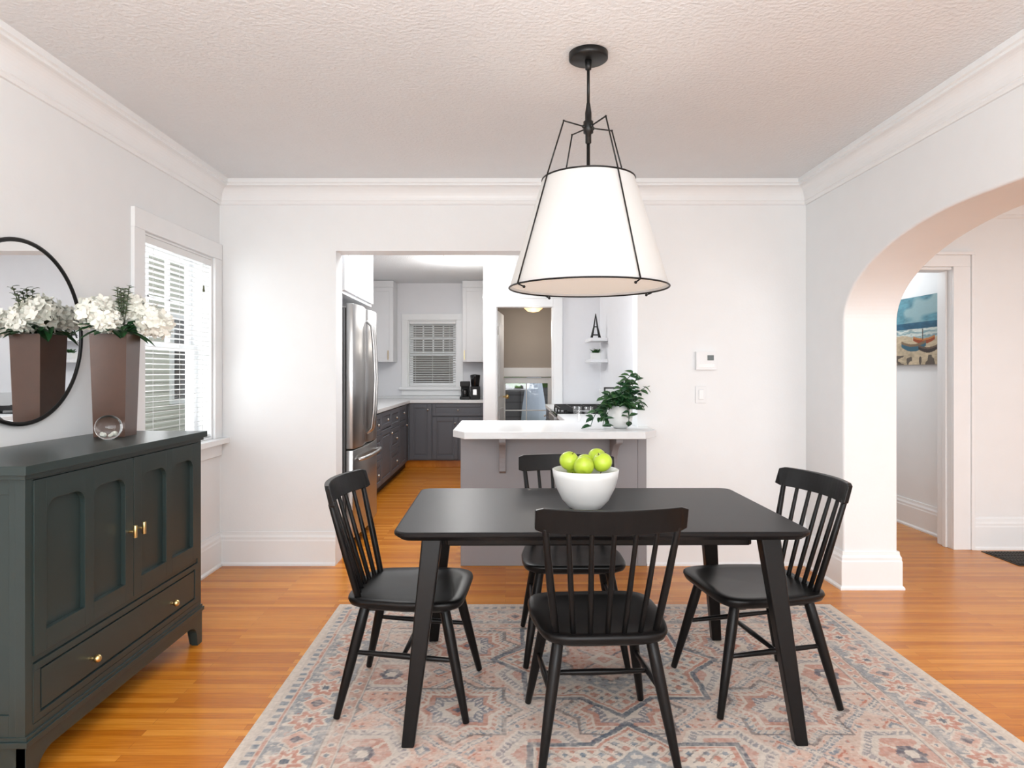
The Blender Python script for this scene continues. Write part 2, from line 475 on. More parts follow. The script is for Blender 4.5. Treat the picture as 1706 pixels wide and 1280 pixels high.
def blind(M, w, h, pitch, y, slatw, tilt, cordx=None):
    mb=MB('window_blind'); mb.M=M
    mb.box((.018,y-.02,h-.055),(w-.018,y+.02,h-.017),M_blind)
    n=int((h-.11)/pitch); c,s_=math.cos(tilt)*slatw/2,math.sin(tilt)*slatw/2
    for i in range(n):
        z=h-.075-i*pitch
        mb.hexa([(.022,y-c,z-s_),(w-.022,y-c,z-s_),(w-.022,y+c,z+s_),(.022,y+c,z+s_)],
                [(.022,y-c,z-s_+.002),(w-.022,y-c,z-s_+.002),(w-.022,y+c,z+s_+.002),(.022,y+c,z+s_+.002)],M_blind)
    mb.box((.022,y-.015,.02),(w-.022,y+.015,.035),M_blind)
    for x in (w*.15,w*.5,w*.85):
        mb.box((x-.002,y-c-.002,.03),(x+.002,y-c-.001,h-.06),M_blind)
    if cordx:
        mb.tube([(cordx,y-c-.012,h-.06),(cordx,y-c-.014,h-.20)],.002,M_blind,6)
        mb.tube([(cordx,y-c-.014,h-.20),(cordx,y-c-.014,h-.24)],[.004,.008],M_twig,8)
    return mb.done()
ML=T(XL,WY0,WZ0)@Rz(90)
window('window_1',ML,WY1-WY0,WZ1-WZ0,.17,cas=.105,cols=3,rowsU=2,lower=False)
blind(ML,WY1-WY0,WZ1-WZ0,.030,.022,.027,math.radians(-10),cordx=.72)
MK=T(KW[0],9.7,KW[2])
window('window_2',MK,KW[1]-KW[0],KW[3]-KW[2],.14,cas=.09,cols=4,rowsU=2,lower=False)
blind(MK,KW[1]-KW[0],KW[3]-KW[2],.034,.03,.032,math.radians(-25))

# exterior
mb=MB('ground'); mb.box((-30,-30,-1.0),(30,40,-.97),M_ground); mb.done()
mb=MB('neighbor_house')
mb.box((-5.5,6.5,-.97),(-5.2,16,4.2),M_siding)
for k in range(3):
    y=8.2+k*2.2
    mb.box((-5.2,y,.8),(-5.16,y+.9,2.2),M_trim); mb.box((-5.16,y+.08,.88),(-5.15,y+.82,2.12),M_blackgl)
mb.done()
mb=MB('garage'); mb.box((-4.8,12.2,-.97),(-.15,12.5,3.6),M_siding2); mb.box((-4.9,11.9,3.6),(-.05,12.6,3.7),M_iron); mb.done()
mb=MB('fence'); mb.box((0,13,-.97),(6,13.1,1.0),M_fence)
for i in range(20): mb.box((i*.3,12.96,-.97),(.07+i*.3,13,1.05),M_fence)
mb.done()
mb=MB('hedge')
for i in range(40):
    mb.sphere((random.uniform(-.3,3.2),random.uniform(13.9,14.6),random.uniform(.2,1.7)),random.uniform(.35,.55),M_hedge,10,6)
mb.done()
mb=MB('patio_umbrella'); mb.lathe((.48,11.3,0),[(.02,1.6),(.10,1.35),(.2,.7),(.24,.2),(.02,.25)],M_umb,12)
mb.tube([(.48,11.3,-.95),(.48,11.3,1.65)],.02,M_trim); mb.lathe((.48,11.3,-.97),[(0,0),(.25,0),(.25,.06),(0,.08)],M_iron,20)
mb.done()

# ------------------------------------------------------------------ kitchen
def cab_front(mb, M, w, h, m, raised=True, knob=None, km=M_nickel, t=.02):
    old=mb.M; mb.M=M; g=.003; fr=min(.055,h*.25)
    mb.box((g,-t*.55,g),(w-g,0,h-g),m)
    mb.box((g,-t,g),(g+fr,-t*.55,h-g),m); mb.box((w-g-fr,-t,g),(w-g,-t*.55,h-g),m)
    mb.box((g+fr,-t,g),(w-g-fr,-t*.55,g+fr),m); mb.box((g+fr,-t,h-g-fr),(w-g-fr,-t*.55,h-g),m)
    if raised and h>.25:
        mb.box((g+fr+.02,-t*.9,g+fr+.02),(w-g-fr-.02,-t*.55,h-g-fr-.02),m)
    if knob: mb.sphere((knob[0],-t-.018,knob[1]),.014,km,10,6); mb.tube([(knob[0],-t,knob[1]),(knob[0],-t-.015,knob[1])],.006,km,8)
    mb.M=old
KA=KXL+.004
mb=MB('kitchen_base_cabinet')
mb.box((KA,5.86,.10),(-1.32,9.68,.88),M_grey); mb.box((KA,5.86,0.001),(-1.37,9.68,.10),M_iron)
R90=Rz(90)
y=5.95
for i,w in enumerate((.6,.5,.6,.6,.55)):
    Mo=T(-1.32,y,0)@R90
    if i==0:
        mb.M=Mo; mb.box((.005,-.025,.11),(w-.005,0,.87),M_steeldk); mb.tube([(.06,-.06,.79),(w-.06,-.06,.79)],.01,M_steel,10)
        mb.box((.07,-.06,.785),(.09,-.02,.795),M_steel); mb.box((w-.09,-.06,.785),(w-.07,-.02,.795),M_steel); mb.M=Matrix.Identity(4)
    elif i in (1,3):
        for z,h in ((.11,.28),(.39,.26),(.65,.22)):
            cab_front(mb,Mo@T(0,0,z),w,h,M_grey,knob=(w/2,h/2))
    else:
        cab_front(mb,Mo@T(0,0,.69),w,.18,M_grey,knob=(w/2,.09)); cab_front(mb,Mo@T(0,0,.11),w,.57,M_grey,knob=(w-.05,.5))
    y+=w
mb.box((-1.32,9.12,.10),(-.27,9.68,.88),M_grey); mb.box((-1.37,9.17,0.001),(-.27,9.68,.10),M_floor)  # toe kick in floor material: floor reflection put into its colour
cab_front(mb,T(-1.30,9.12,.11),.30,.76,M_grey,knob=(.25,.68))
cab_front(mb,T(-.99,9.12,.70),.70,.17,M_grey,knob=(.35,.085))
cab_front(mb,T(-.99,9.12,.11),.35,.58,M_grey,knob=(.31,.5)); cab_front(mb,T(-.64,9.12,.11),.35,.58,M_grey,knob=(.04,.5))
mb.prism([(KA,5.84,.88),(-1.29,5.84,.88),(-1.29,9.09,.88),(-.268,9.09,.88),(-.268,9.69,.88),(KA,9.69,.88)],(0,0,.04),M_quartz)
mb.box((KA,9.675,.92),(-.27,9.695,.955),M_tile)
mb.done(bevel=.003,bseg=1)
KB=KXR-.004
mb=MB('kitchen_side_cabinet')
for y0,y1 in ((5.16,6.08),(6.86,7.93)):
    mb.box((.50,y0,.1),(KB,y1,.88),M_grey); mb.box((.55,y0,0.001),(KB,y1,.1),M_iron)
    mb.box((.47,y0,.88),(KB,y1,.92),M_quartz)
    cab_front(mb,T(.50,y1,.11)@Rz(-90),(y1-y0)/2,.76,M_grey,knob=(.05,.68)); cab_front(mb,T(.50,(y1+y0)/2,.11)@Rz(-90),(y1-y0)/2,.76,M_grey,knob=(.4,.68))
mb.box((KB-.012,5.16,.92),(KB,7.93,1.10),M_tile)
mb.done(bevel=.003,bseg=1)
# range
mb=MB('gas_range')
mb.box((.48,6.09,.0),(1.10,6.85,.90),M_steel); mb.box((.46,6.09,.90),(1.10,6.85,.925),M_blackgl)
mb.box((.455,6.12,.18),(.48,6.82,.70),M_blackgl); mb.box((.44,6.12,.74),(.48,6.82,.89),M_steel); mb.box((.46,6.12,.04),(.48,6.82,.16),M_steel)
mb.tube([(.40,6.17,.66),(.40,6.77,.66)],.012,M_steel)
for y in (6.2,6.74): mb.box((.40,y-.01,.652),(.46,y+.01,.668),M_steel)
for i in range(5):
    y=6.2+i*.135; mb.tube([(.44,y,.81),(.405,y,.81)],[.024,.02],M_iron,16)
for gx in (.62,.92):
    for gy in (6.27,6.66):
        mb.lathe((gx,gy,.925),[(0,.0),(.045,.0),(.045,.015),(0,.02)],M_iron,16)
for y in (6.13,6.31,6.465,6.475,6.63,6.81):
    mb.box((.50,y-.006,.95),(1.06,y+.006,.975),M_iron)
for x in (.50,.62,.77,.92,1.05):
    mb.box((x-.006,6.13,.948),(x+.006,6.81,.972),M_iron)
for x in (.50,1.05):
    for y in (6.13,6.47,6.81): mb.box((x-.008,y-.008,.924),(x+.008,y+.008,.95),M_iron)
mb.done(bevel=.002,bseg=1)
mb=MB('kitchen_wall_cabinet')
mb.box((KA,9.37,1.44),(-1.56,9.69,2.48),M_white); cab_front(mb,T(-1.91,9.37,1.44),.35,1.04,M_white,raised=False,knob=None)
mb.box((-1.635,9.325,1.47),(-1.625,9.335,1.60),M_brass)
mb.box((KA,9.36,2.48),(-1.56,9.69,H-.005),M_white)
mb.done(bevel=.002,bseg=1)
mb=MB('kitchen_wall_cabinet')
mb.box((-.60,9.37,1.44),(-.27,9.69,2.48),M_white); cab_front(mb,T(-.60,9.37,1.44),.33,1.04,M_white,raised=False)
mb.box((-.575,9.325,1.47),(-.565,9.335,1.60),M_brass)
mb.box((-.60,9.36,2.48),(-.27,9.69,H-.005),M_white)
mb.done(bevel=.002,bseg=1)
mb=MB('fridge_top_cabinet')
mb.box((KA,4.76,1.86),(-1.16,5.82,H-.01),M_white)
for i in range(5):
    cab_front(mb,T(-1.16,4.77+i*.208,1.88)@R90,.205,.62,M_white,raised=False)
mb.done(bevel=.002,bseg=1)
# fridge
mb=MB('refrigerator')
mb.box((-1.92,4.87,.03),(-1.16,5.78,1.77),M_steeldk)
def door_arc(y0,y1,z0,z1):
    P=[(-1.155,y0,z0)]
    for i in range(9):
        t=i/8; yy=y0+.004+(y1-y0-.008)*t; P.append((-1.105+.022*math.sin(math.pi*t),yy,z0))
    P.append((-1.155,y1,z0)); mb.prism(P,(0,0,z1-z0),M_steel,True)
door_arc(4.87,5.322,.74,1.80); door_arc(5.328,5.78,.74,1.80); door_arc(4.87,5.78,.09,.73)
for yb in (5.285,5.365):
    mb.tube([(-1.09,yb,.82),(-1.05,yb,.86),(-1.035,yb,1.0),(-1.025,yb,1.25),(-1.035,yb,1.5),(-1.05,yb,1.66),(-1.09,yb,1.70)],.013,M_steel)
mb.tube([(-1.09,4.98,.65),(-1.05,5.0,.66),(-1.03,5.15,.665),(-1.022,5.325,.667),(-1.03,5.5,.665),(-1.05,5.65,.66),(-1.09,5.67,.65)],.014,M_steel)
mb.box((-1.86,4.9,0.001),(-1.2,5.75,.05),M_iron)
mb.done(bevel=.004)
# peninsula
mb=MB('kitchen_peninsula')
mb.box((-.30,4.50,.0),(.885,5.10,.88),M_greylt); mb.box((.885,4.50,0),(.945,4.528,.88),M_greylt)
mb.box((.885,4.702,0),(1.115,5.10,.88),M_greylt)
mb.prism([(-.255,4.15,.885),(.865,4.15,.885),(.965,4.30,.885),(.965,4.527,.885),(.885,4.527,.885),(.885,4.705,.885),(1.115,4.705,.885),(1.115,5.15,.885),(-.335,5.15,.885),(-.335,4.30,.885)],(0,0,.045),M_quartz)
for cx in (-.02,.72):
    P=[(cx-.022,4.50,.885),(cx-.022,4.24,.885),(cx-.022,4.24,.855)]
    for i in range(9):
        t=math.pi/2*i/8; P.append((cx-.022,4.26+.20*math.sin(t),.66+.18*math.cos(t)))
    P+=[(cx-.022,4.46,.64),(cx-.022,4.50,.62)]
    mb.prism(P,(.044,0,0),M_greylt)
mb.done(bevel=.004)
mb=MB('coffee_maker')
x=-.56;y=9.35
mb.box((x-.07,y-.1,.921),(x+.07,y+.1,.96),M_iron); mb.box((x-.06,y+.02,.96),(x+.06,y+.1,1.14),M_iron)
mb.box((x-.065,y-.1,1.10),(x+.065,y+.1,1.17),M_iron); mb.lathe((x,y-.04,.96),[(0,0),(.045,.0),(.05,.05),(.035,.1),(0,.1)],M_blackgl,16)
mb.done(bevel=.008)
mb=MB('coffee_grinder')
x=-.42
mb.box((x-.065,y-.08,.921),(x+.065,y+.08,1.10),M_iron); mb.lathe((x,y,1.10),[(0,0),(.055,.0),(.07,.14),(.07,.16),(0,.17)],M_blackgl,16)
mb.box((x-.03,y-.1,.98),(x+.03,y-.08,1.06),M_steel)
mb.done(bevel=.006)
for z in (1.405,1.64):
    mb=MB('floating_shelf'); mb.box((.93,7.33,z),(KXR-.001,7.86,z+.035),M_white); mb.done(bevel=.002,bseg=1)
mb=MB('wire_tower_ornament')
c=Vector((1.0,7.45,1.676))
for sx in (-1,1):
    for sy in (-1,1):
        mb.tube([c+Vector((sx*.045,sy*.045,0)),c+Vector((sx*.02,sy*.02,.12)),c+Vector((0,0,.27))],[.009,.007,.004],M_iron,6)
for z,r in ((.03,.045),(.12,.025)): mb.box(c+Vector((-r,-r,z)),c+Vector((r,r,z+.01)),M_iron)
mb.done()
mb=MB('potted_succulent')
c=Vector((1.0,7.45,1.441)); mb.box(c+Vector((-.05,-.05,0)),c+Vector((.05,.05,.07)),M_ceramic)
for i in range(30):
    a=random.uniform(0,6.28); e=random.uniform(.2,1.2); d=Vector((math.cos(a)*math.cos(e),math.sin(a)*math.cos(e),math.sin(e)))
    mb.leaf(c+Vector((random.uniform(-.03,.03),random.uniform(-.03,.03),.068)),d,(0,0,1),.07,.025,M_leaf2)
mb.done()
for gx,gy in ((.62,5.0),(.54,5.05)):
    mb=MB('drinking_glass')
    mb.lathe((gx,gy,.931),[(0,0),(.028,0),(.035,.11),(.033,.11),(.026,.006),(0,.006)],M_glass,20); mb.done()
mb=MB('ceiling_light')
mb.lathe((-.50,7.3,H),[(0,-.09),(.08,-.08),(.14,-.05),(.165,-.02)],M_lampglow,32); mb.lathe((-.50,7.3,H),[(.165,-.02),(.175,-.02),(.175,0),(0,0)],M_nickel,32)
mb.done()
mb=MB('ceiling_light')
mb.lathe((.37,8.9,2.2),[(0,-.11),(.07,-.10),(.12,-.06),(.14,-.03)],M_lampwarm,24); mb.lathe((.37,8.9,2.2),[(.14,-.03),(.16,-.03),(.15,0),(0,0)],M_brass,24)
mb.done()
mb=MB('thermostat')
mb.box((1.278,YB-.030,1.315),(1.412,YB-.001,1.436),M_plastic); mb.box((1.352,YB-.032,1.378),(1.395,YB-.029,1.412),M_screen)
mb.box((1.29,YB-.0315,1.33),(1.40,YB-.0295,1.355),M_plastic2)
mb.done(bevel=.004)
mb=MB('light_switch')
mb.box((1.28,YB-.009,1.09),(1.352,YB-.001,1.205),M_plastic); mb.box((1.299,YB-.011,1.114),(1.333,YB-.008,1.181),M_tile); mb.box((1.301,YB-.016,1.116),(1.331,YB-.008,1.179),M_plastic2); mb.done(bevel=.0025)  # darker border behind the rocker is a painted shadow line
mb=MB('floor_vent')
mb.box((3.44,4.50,0.0),(4.05,4.86,.004),M_vent)
for i in range(26): mb.box((3.46+i*.022,4.52,.004),(3.472+i*.022,4.84,.008),M_vent)
for k in range(5): mb.box((3.45,4.53+k*.07,.007),(4.04,4.54+k*.07,.010),M_vent)
mb.done()

# ------------------------------------------------------------------ noise helper + vertex coloured grids
def vnoise(X,Y,sc_,seed):
    rs=np.random.RandomState(seed); G=rs.rand(256,256)
    x=X*sc_+1000; y=Y*sc_+1000
    xi=np.floor(x).astype(int); yi=np.floor(y).astype(int); fx=x-xi; fy=y-yi
    fx=fx*fx*(3-2*fx); fy=fy*fy*(3-2*fy)
    g=lambda a,b: G[a%256,b%256]
    return (g(xi,yi)*(1-fx)+g(xi+1,yi)*fx)*(1-fy)+(g(xi,yi+1)*(1-fx)+g(xi+1,yi+1)*fx)*fy
def srgb(r,g,b):
    return np.array([((c/255)/12.92 if c/255<=.04045 else ((c/255+.055)/1.055)**2.4) for c in (r,g,b)])
def grid_obj(name, nx, ny, posfn, colfn, material, w, h):
    U,V=np.meshgrid(np.linspace(0,1,nx),np.linspace(0,1,ny))
    C=colfn(U*w,V*h); P=posfn(U,V)
    verts=P.reshape(-1,3)
    idx=np.arange(nx*ny).reshape(ny,nx)
    F=np.stack([idx[:-1,:-1],idx[:-1,1:],idx[1:,1:],idx[1:,:-1]],-1).reshape(-1,4)
    me=bpy.data.meshes.new(name)
    me.from_pydata(verts.tolist(),[],F.tolist())
    ca=me.color_attributes.new('Col','FLOAT_COLOR','POINT')
    A=np.ones((nx*ny,4),dtype=np.float32); A[:,:3]=C.reshape(-1,3)
    ca.data.foreach_set('color',A.ravel())
    me.materials.append(material); me.update()
    o=bpy.data.objects.new(name,me); sc.collection.objects.link(o); return o

RX0,RX1,RY0,RY1=-.925,1.81,.20,3.74
RW,RH=RX1-RX0,RY1-RY0
def rugcol(x,y):
    q=.0055
    x=x+.010*(vnoise(x,y,14,1)-.5); y=y+.010*(vnoise(x,y,14,2)-.5)
    x=np.floor(x/q)*q+q/2; y=np.floor(y/q)*q+q/2
    cream=srgb(210,197,184); cream2=srgb(196,182,170); blue=srgb(108,124,138); dblue=srgb(72,88,104)
    rust=srgb(182,114,94); pink=srgb(202,158,140); dark=srgb(86,78,82)
    ex=np.minimum(x,RW-x); ey=np.minimum(y,RH-y); e=np.minimum(ex,ey)
    along=np.where(ex<ey,y-RH/2,x-RW/2)
    C=np.zeros(x.shape+(3,))+cream
    def put(mask,c,a=1.0):
        m=mask[...,None]*a; C[:]=C*(1-m)+c*m
    def tri(v,p): return np.abs(((v/p)%1)-.5)*p
    fx=x-RW/2; fy=y-RH/2
    put(e>.36,pink,.8)
    zone=np.clip((vnoise(x,y,1.7,31)-.45)*5,0,1); C[:]=np.where((e>.36)[...,None],C*(1-.55*zone[...,None])+cream2*.55*zone[...,None],C)
    P=.62; R=.60
    tx=((fx/P+.5)%1-.5)*P; ty=((fy/R+.5)%1-.5)*R
    tx2=((fx/P)%1-.5)*P; ty2=((fy/R)%1-.5)*R
    ax,ay=np.abs(tx),np.abs(ty); bx,by=np.abs(tx2),np.abs(ty2)
    star=np.minimum(np.maximum(ax,ay),(ax+ay)*.72)
    dia=ax+ay
    F=e>.36
    put(F&(np.abs(dia-.30)<.018),blue,.8); put(F&(np.abs(dia-.30)<.005),cream,.9); put(F&(np.abs(dia-.30)<.018)&(tri(ax-ay,.03)<.005),cream,.8)
    put(F&(star<.175),cream2,.9); put(F&(np.abs(star-.175)<.007),dark,.75)
    put(F&(star<.145),rust,.7); put(F&(np.abs(star-.12)<.007),cream,.9)
    put(F&(star<.092),blue,.8); put(F&(star<.062),cream,.95); put(F&(dia<.05),rust,.9); put(F&(dia<.022),dblue,.9)
    put(F&(star>.12)&(star<.145)&(tri(ax-ay,.03)<.006),cream,.8); put(F&(star>.15)&(star<.17)&(tri(ax-ay,.025)<.004),blue,.9)
    put(F&(star>.065)&(star<.09)&(tri(ax-ay,.028)<.005),cream,.9)
    hexd=np.maximum(by,bx*.87+by*.5)
    put(F&(hexd<.15)&(dia>.32),blue,.65); put(F&(np.abs(hexd-.15)<.006)&(dia>.32),cream,.9); put(F&(hexd<.145)&(hexd>.122)&(tri(bx-by,.03)<.006),cream,.9)
    put(F&(hexd<.118),cream,.85); put(F&(hexd<.095),rust,.65)
    put(F&(hexd<.095)&(np.abs(bx-by)<.010),cream,.9); put(F&(hexd<.045),dblue,.8); put(F&(hexd<.022),cream,.9)
    sx=tri(fx+.03,.155); sy=tri(fy+.05,.15); s2=sx+sy
    mk=F&(star>.19)&(hexd>.17)&(np.abs(dia-.30)>.03)
    put(mk&(s2<.034),blue,.85); put(mk&(s2<.017),cream,.9); put(mk&(np.abs(s2-.05)<.005),rust,.85)
    s3=tri(fx+.005,.052)+tri(fy,.05)*1.3; put(mk&(s2>.06)&(s3<.012),dblue,.6); s4=tri(fx+.03,.04)+tri(fy+.02,.038); put(mk&(s2>.055)&(s4<.008),rust,.8)
    for cy in (-1.05,-.0,1.05):
        dx=np.abs(fx); dy=np.abs(fy-cy)
        D=np.minimum(np.maximum(dx,dy),(dx+dy)*.72)
        put(F&(D<.36),cream,.9); put(F&(np.abs(D-.36)<.012),dblue,.85); put(F&(np.abs(D-.335)<.006),rust,.8)
        inn=F&(D<.325)&(D>.245)
        put(inn&(tri(dx,.06)+tri(dy,.06)<.020),rust,.8); put(inn&(tri(dx+.03,.06)+tri(dy+.03,.06)<.014),blue,.9); put(inn&(tri(dx-dy,.045)<.004),dark,.5)
        put(F&(D<.24),blue,.7); put(F&(np.abs(D-.24)<.007),cream,.9)
        put(F&(D<.235)&(tri(dx+.02,.055)+tri(dy+.02,.055)<.014),cream,.85); put(F&(D<.235)&(tri(dx-.007,.055)+tri(dy-.007,.055)<.008),dark,.7)
        put(F&(D<.155),pink,.85); put(F&(np.abs(D-.155)<.006),dark,.7); put(F&(D<.15)&(tri(dx,.04)+tri(dy,.04)<.011),rust,.85); put(F&(D<.11)&(np.abs(dx-dy)<.010),dblue,.8)
        put(F&((dx+dy)<.08),cream,.9); put(F&((dx+dy)<.04),rust,.9)
    B=(e>.035)&(e<.36)
    put(B,cream2,.8)
    put((e>.05)&(e<.075),blue,.8); put((e>.05)&(e<.075)&(tri(along,.05)<.011),cream,.9)
    put((e>.085)&(e<.092),rust,.7)
    M1=(e>.10)&(e<.285)
    put(M1,blue,.66)
    c0=e-.1925; al=((along/.26+.5)%1-.5)*.26; al2=((along/.26)%1-.5)*.26
    r=np.sqrt(al**2+c0**2); th=np.arctan2(c0,al); pet=r*(1+.22*np.cos(8*th))
    put(M1&(pet<.072),cream,.95); put(M1&(pet<.055),rust,.75); put(M1&(pet<.030),cream,.9); put(M1&(pet<.016),dblue,.9)
    dd=np.abs(al2)*1.0+np.abs(c0)
    put(M1&(dd<.062),pink,.9); put(M1&(np.abs(dd-.062)<.005),cream,.9); put(M1&(dd<.028),dblue,.8)
    wv=np.abs(c0-.055*np.sin(along*2*np.pi/.26*2)); put(M1&(wv<.006)&(pet>.075)&(dd>.07),cream,.8)
    wv=np.abs(c0+.055*np.sin(along*2*np.pi/.26*2)); put(M1&(wv<.005)&(pet>.075)&(dd>.07),rust,.7)
    put(M1&(tri(along+.01,.043)+tri(c0+.01,.043)<.008)&(pet>.08)&(dd>.07),cream,.8)
    put((e>.285)&(e<.292),dark,.6)
    put((e>.30)&(e<.345),rust,.5); put((e>.30)&(e<.345)&(tri(along,.065)+np.abs(e-.3225)<.020),cream,.9)
    put((e>.30)&(e<.345)&(tri(along,.065)+np.abs(e-.3225)<.010),blue,.9)
    put((e>.352)&(e<.360),dblue,.6)
    put(e<.035,cream,1)
    n1=vnoise(x,y,5,3)*.40+vnoise(x,y,17,4)*.35+vnoise(x,y,60,5)*.35
    n2=vnoise(x*1.0,y,130,6); n3=vnoise(x,y*6,30,8); n4=vnoise(x*5,y,34,9)
    a=np.clip((n1-.48)*2.0,0,1)*.68+.08+.45*(n2-.5)+.30*(n3-.5)+.2*(n4-.5)
    a=np.clip(a,0,.85)[...,None]
    C[:]=C*(1-a)+srgb(214,202,191)*a
    C*= (1+.25*(vnoise(x,y,150,7)-.5))[...,None]
    return np.clip(C*.93,0,1)
def rugpos(U,V):
    z=np.full(U.shape,.009)
    z[0,:]=0.001; z[-1,:]=0.001; z[:,0]=0.001; z[:,-1]=0.001
    return np.stack([RX0+U*RW,RY0+V*RH,z],-1)
grid_obj('area_rug',600,780,rugpos,rugcol,vcol_mat('rug_woven',.95,.35,500),RW,RH)

# painting on hall wall
PW,PH=.70,.56
def paintcol(u,v):
    U=u/PW; Vv=v/PH
    n=vnoise(u,v,14,11)*.55+vnoise(u,v*3,34,12)*.45
    C=srgb(84,132,146)[None,None,:]*(.65+.8*n[...,None])
    cl=np.clip((vnoise(u,v*2,8,13)-.45)*2.5,0,.8)*(Vv>.60); C=C*(1-cl[...,None])+srgb(150,176,180)*cl[...,None]
    C=np.where((Vv<.62)[...,None],srgb(44,86,110)*(.6+.8*n[...,None]),C)
    fm=(Vv<.53); st=.5+.5*np.sin(v*170+7*n); C=np.where(fm[...,None],(srgb(206,212,206)*st[...,None]+srgb(120,150,156)*(1-st[...,None]))*(.75+.5*n[...,None]),C)
    C=np.where((Vv<.40+.04*np.sin(U*7))[...,None],srgb(186,170,144)*(.65+.7*n[...,None]),C)
    def boat(cx,cy,L,Hh,c1,c2):
        xx=(U-cx)/L; top=cy+Hh*.5+Hh*.5*xx**2; bot=cy-Hh*.5+Hh*.7*xx**2
        m=(np.abs(xx)<1)&(Vv<top)&(Vv>bot)
        C[m]=c1; m2=m&(Vv>top-Hh*.35); C[m2]=c2
    boat(.66,.34,.20,.08,srgb(146,72,44),srgb(180,120,70)); boat(.46,.25,.24,.11,srgb(60,96,112),srgb(120,100,80)); boat(.74,.21,.18,.08,srgb(62,54,52),srgb(100,84,72))
    m=(np.abs(U-.64)<.010)&(Vv>.36)&(Vv<.52); C[m]=srgb(70,50,38)
    m=(Vv<.14)&(vnoise(u,v,24,15)>.5); C[m]=srgb(96,88,80)
    return np.clip(C,0,1)
PY1=5.90; PZ0=1.36
def ppos(U,V): return np.stack([np.full(U.shape,3.384),PY1-U*PW,PZ0+V*PH],-1)
ob=grid_obj('canvas',170,140,ppos,paintcol,vcol_mat('painted_canvas',.6,.3,150),PW,PH)
mb=MB('seascape_painting'); mb.box((3.385,PY1-PW,PZ0),(3.4195,PY1,PZ0+PH),M_iron); par=mb.done()
ob.parent=par

# ------------------------------------------------------------------ mirror
mb=MB('round_mirror')
MM=Matrix.Rotation(math.pi/2,4,'Y')
c=(XL+.012,2.665,1.457); R=.363
V=[mb.v((c[0]+.003,c[1]+R*math.cos(2*math.pi*i/96),c[2]+R*math.sin(2*math.pi*i/96))) for i in range(96)]
mb.f(V,M_mirror)
mb.torus((c[0]+.002,c[1],c[2]),R,.009,M_metalblk,96,10,MM)
V=[mb.v((c[0]-.01,c[1]+R*math.cos(2*math.pi*i/96),c[2]+R*math.sin(2*math.pi*i/96))) for i in range(96)]
mb.f(V,M_metalblk)
mb.done()

# ------------------------------------------------------------------ sideboard
mb=MB('sideboard')
SY0,SY1=2.035,3.25; SXF=-1.465; SXB=-1.90; L=SY1-SY0
ZT=1.015
mb.box((SXB+.001,SY0+.03,.19),(SXF-.022,SY1-.02,ZT-.03),M_green)
mb.box((SXB+.05,SY0+.022,.25),(SXF-.05,SY0+.03,ZT-.09),M_green)
for x0,x1 in ((SXB,SXB+.05),(SXF-.05,SXF-.03)): mb.box((x0,SY0+.016,.17),(x1,SY0+.031,ZT-.03),M_green)
mb.box((SXB+.05,SY0+.016,.17),(SXF-.05,SY0+.031,.25),M_green); mb.box((SXB+.05,SY0+.016,ZT-.09),(SXF-.05,SY0+.031,ZT-.03),M_green)
for y in (SY0+.015,SY1-.05):
    mb.box((SXF-.031,y,.17),(SXF,y+.035,ZT-.03),M_green)
mb.box((SXF-.03,SY0+.05,ZT-.05),(SXF,SY1-.05,ZT-.03),M_green)
mb.box((SXF-.03,SY0+.05,.395),(SXF-.004,SY1-.05,.415),M_green)
mb.box((SXF-.03,SY0+.05,.17),(SXF,SY1-.05,.205),M_green)
mb.prism([(SXB-.01,SY0-.01,ZT-.028),(SXF+.02,SY0-.01,ZT-.028),(SXF+.02,SY1+.01,ZT-.028),(SXB-.01,SY1+.01,ZT-.028)],(0,0,.028),M_green)
mb.box((SXB,SY0+.003,ZT-.042),(SXF+.008,SY1-.003,ZT-.0281),M_green)
dw=(L-.10)/2-.002; dz0=.417; dh=ZT-.052-dz0
for k in range(2):
    mb.M=T(SXF-.02,SY0+.05+k*(dw+.004),dz0)@R90
    mb.box((0,0,0),(dw,-.006,dh),M_green)
    st=.055; mid=.05; pw=(dw-2*st-mid)/2; tr=.07
    for x0,x1 in ((0,st),(st+pw,st+pw+mid),(dw-st,dw)):
        mb.box((x0,-.006,0),(x1,-.024,dh),M_green)
    for x0 in (st,st+pw+mid):
        mb.box((x0,-.006,0),(x0+pw,-.024,st+.01),M_green)
        c_=.05; d_=.045; P=[(x0,-.006,dh),(x0,-.006,dh-tr-d_)]
        for i in range(7):
            t=math.pi/2*i/6; P.append((x0+c_*(1-math.cos(t)),-.006,dh-tr-d_+d_*math.sin(t)))
        for i in range(6,-1,-1):
            t=math.pi/2*i/6; P.append((x0+pw-c_*(1-math.cos(t)),-.006,dh-tr-d_+d_*math.sin(t)))
        P.append((x0+pw,-.006,dh)); mb.prism(P,(0,-.018,0),M_green)
    kx=dw-.03 if k==0 else .03; kz=.68-dz0
    mb.tube([(kx,-.022,kz),(kx,-.045,kz)],.005,M_brass,10); mb.tube([(kx,-.048,kz-.024),(kx,-.048,kz+.024)],.0075,M_brass,12)
mb.M=Matrix.Identity(4)
mb.box((SXF-.021,SY0+.05+dw,dz0),(SXF-.018,SY0+.054+dw,dz0+dh),M_green2)
mb.M=T(SXF-.02,SY0+.05,.208)@R90
dl=L-.10; dhh=.184
mb.box((0,0,0),(dl,-.012,dhh),M_green)
mb.box((0,-.012,0),(dl,-.022,.022),M_green); mb.box((0,-.012,dhh-.022),(dl,-.022,dhh),M_green)
mb.box((0,-.012,.022),(.03,-.022,dhh-.022),M_green); mb.box((dl-.03,-.012,.022),(dl,-.022,dhh-.022),M_green)
mb.box((.038,-.012,.030),(dl-.038,-.020,dhh-.030),M_green)
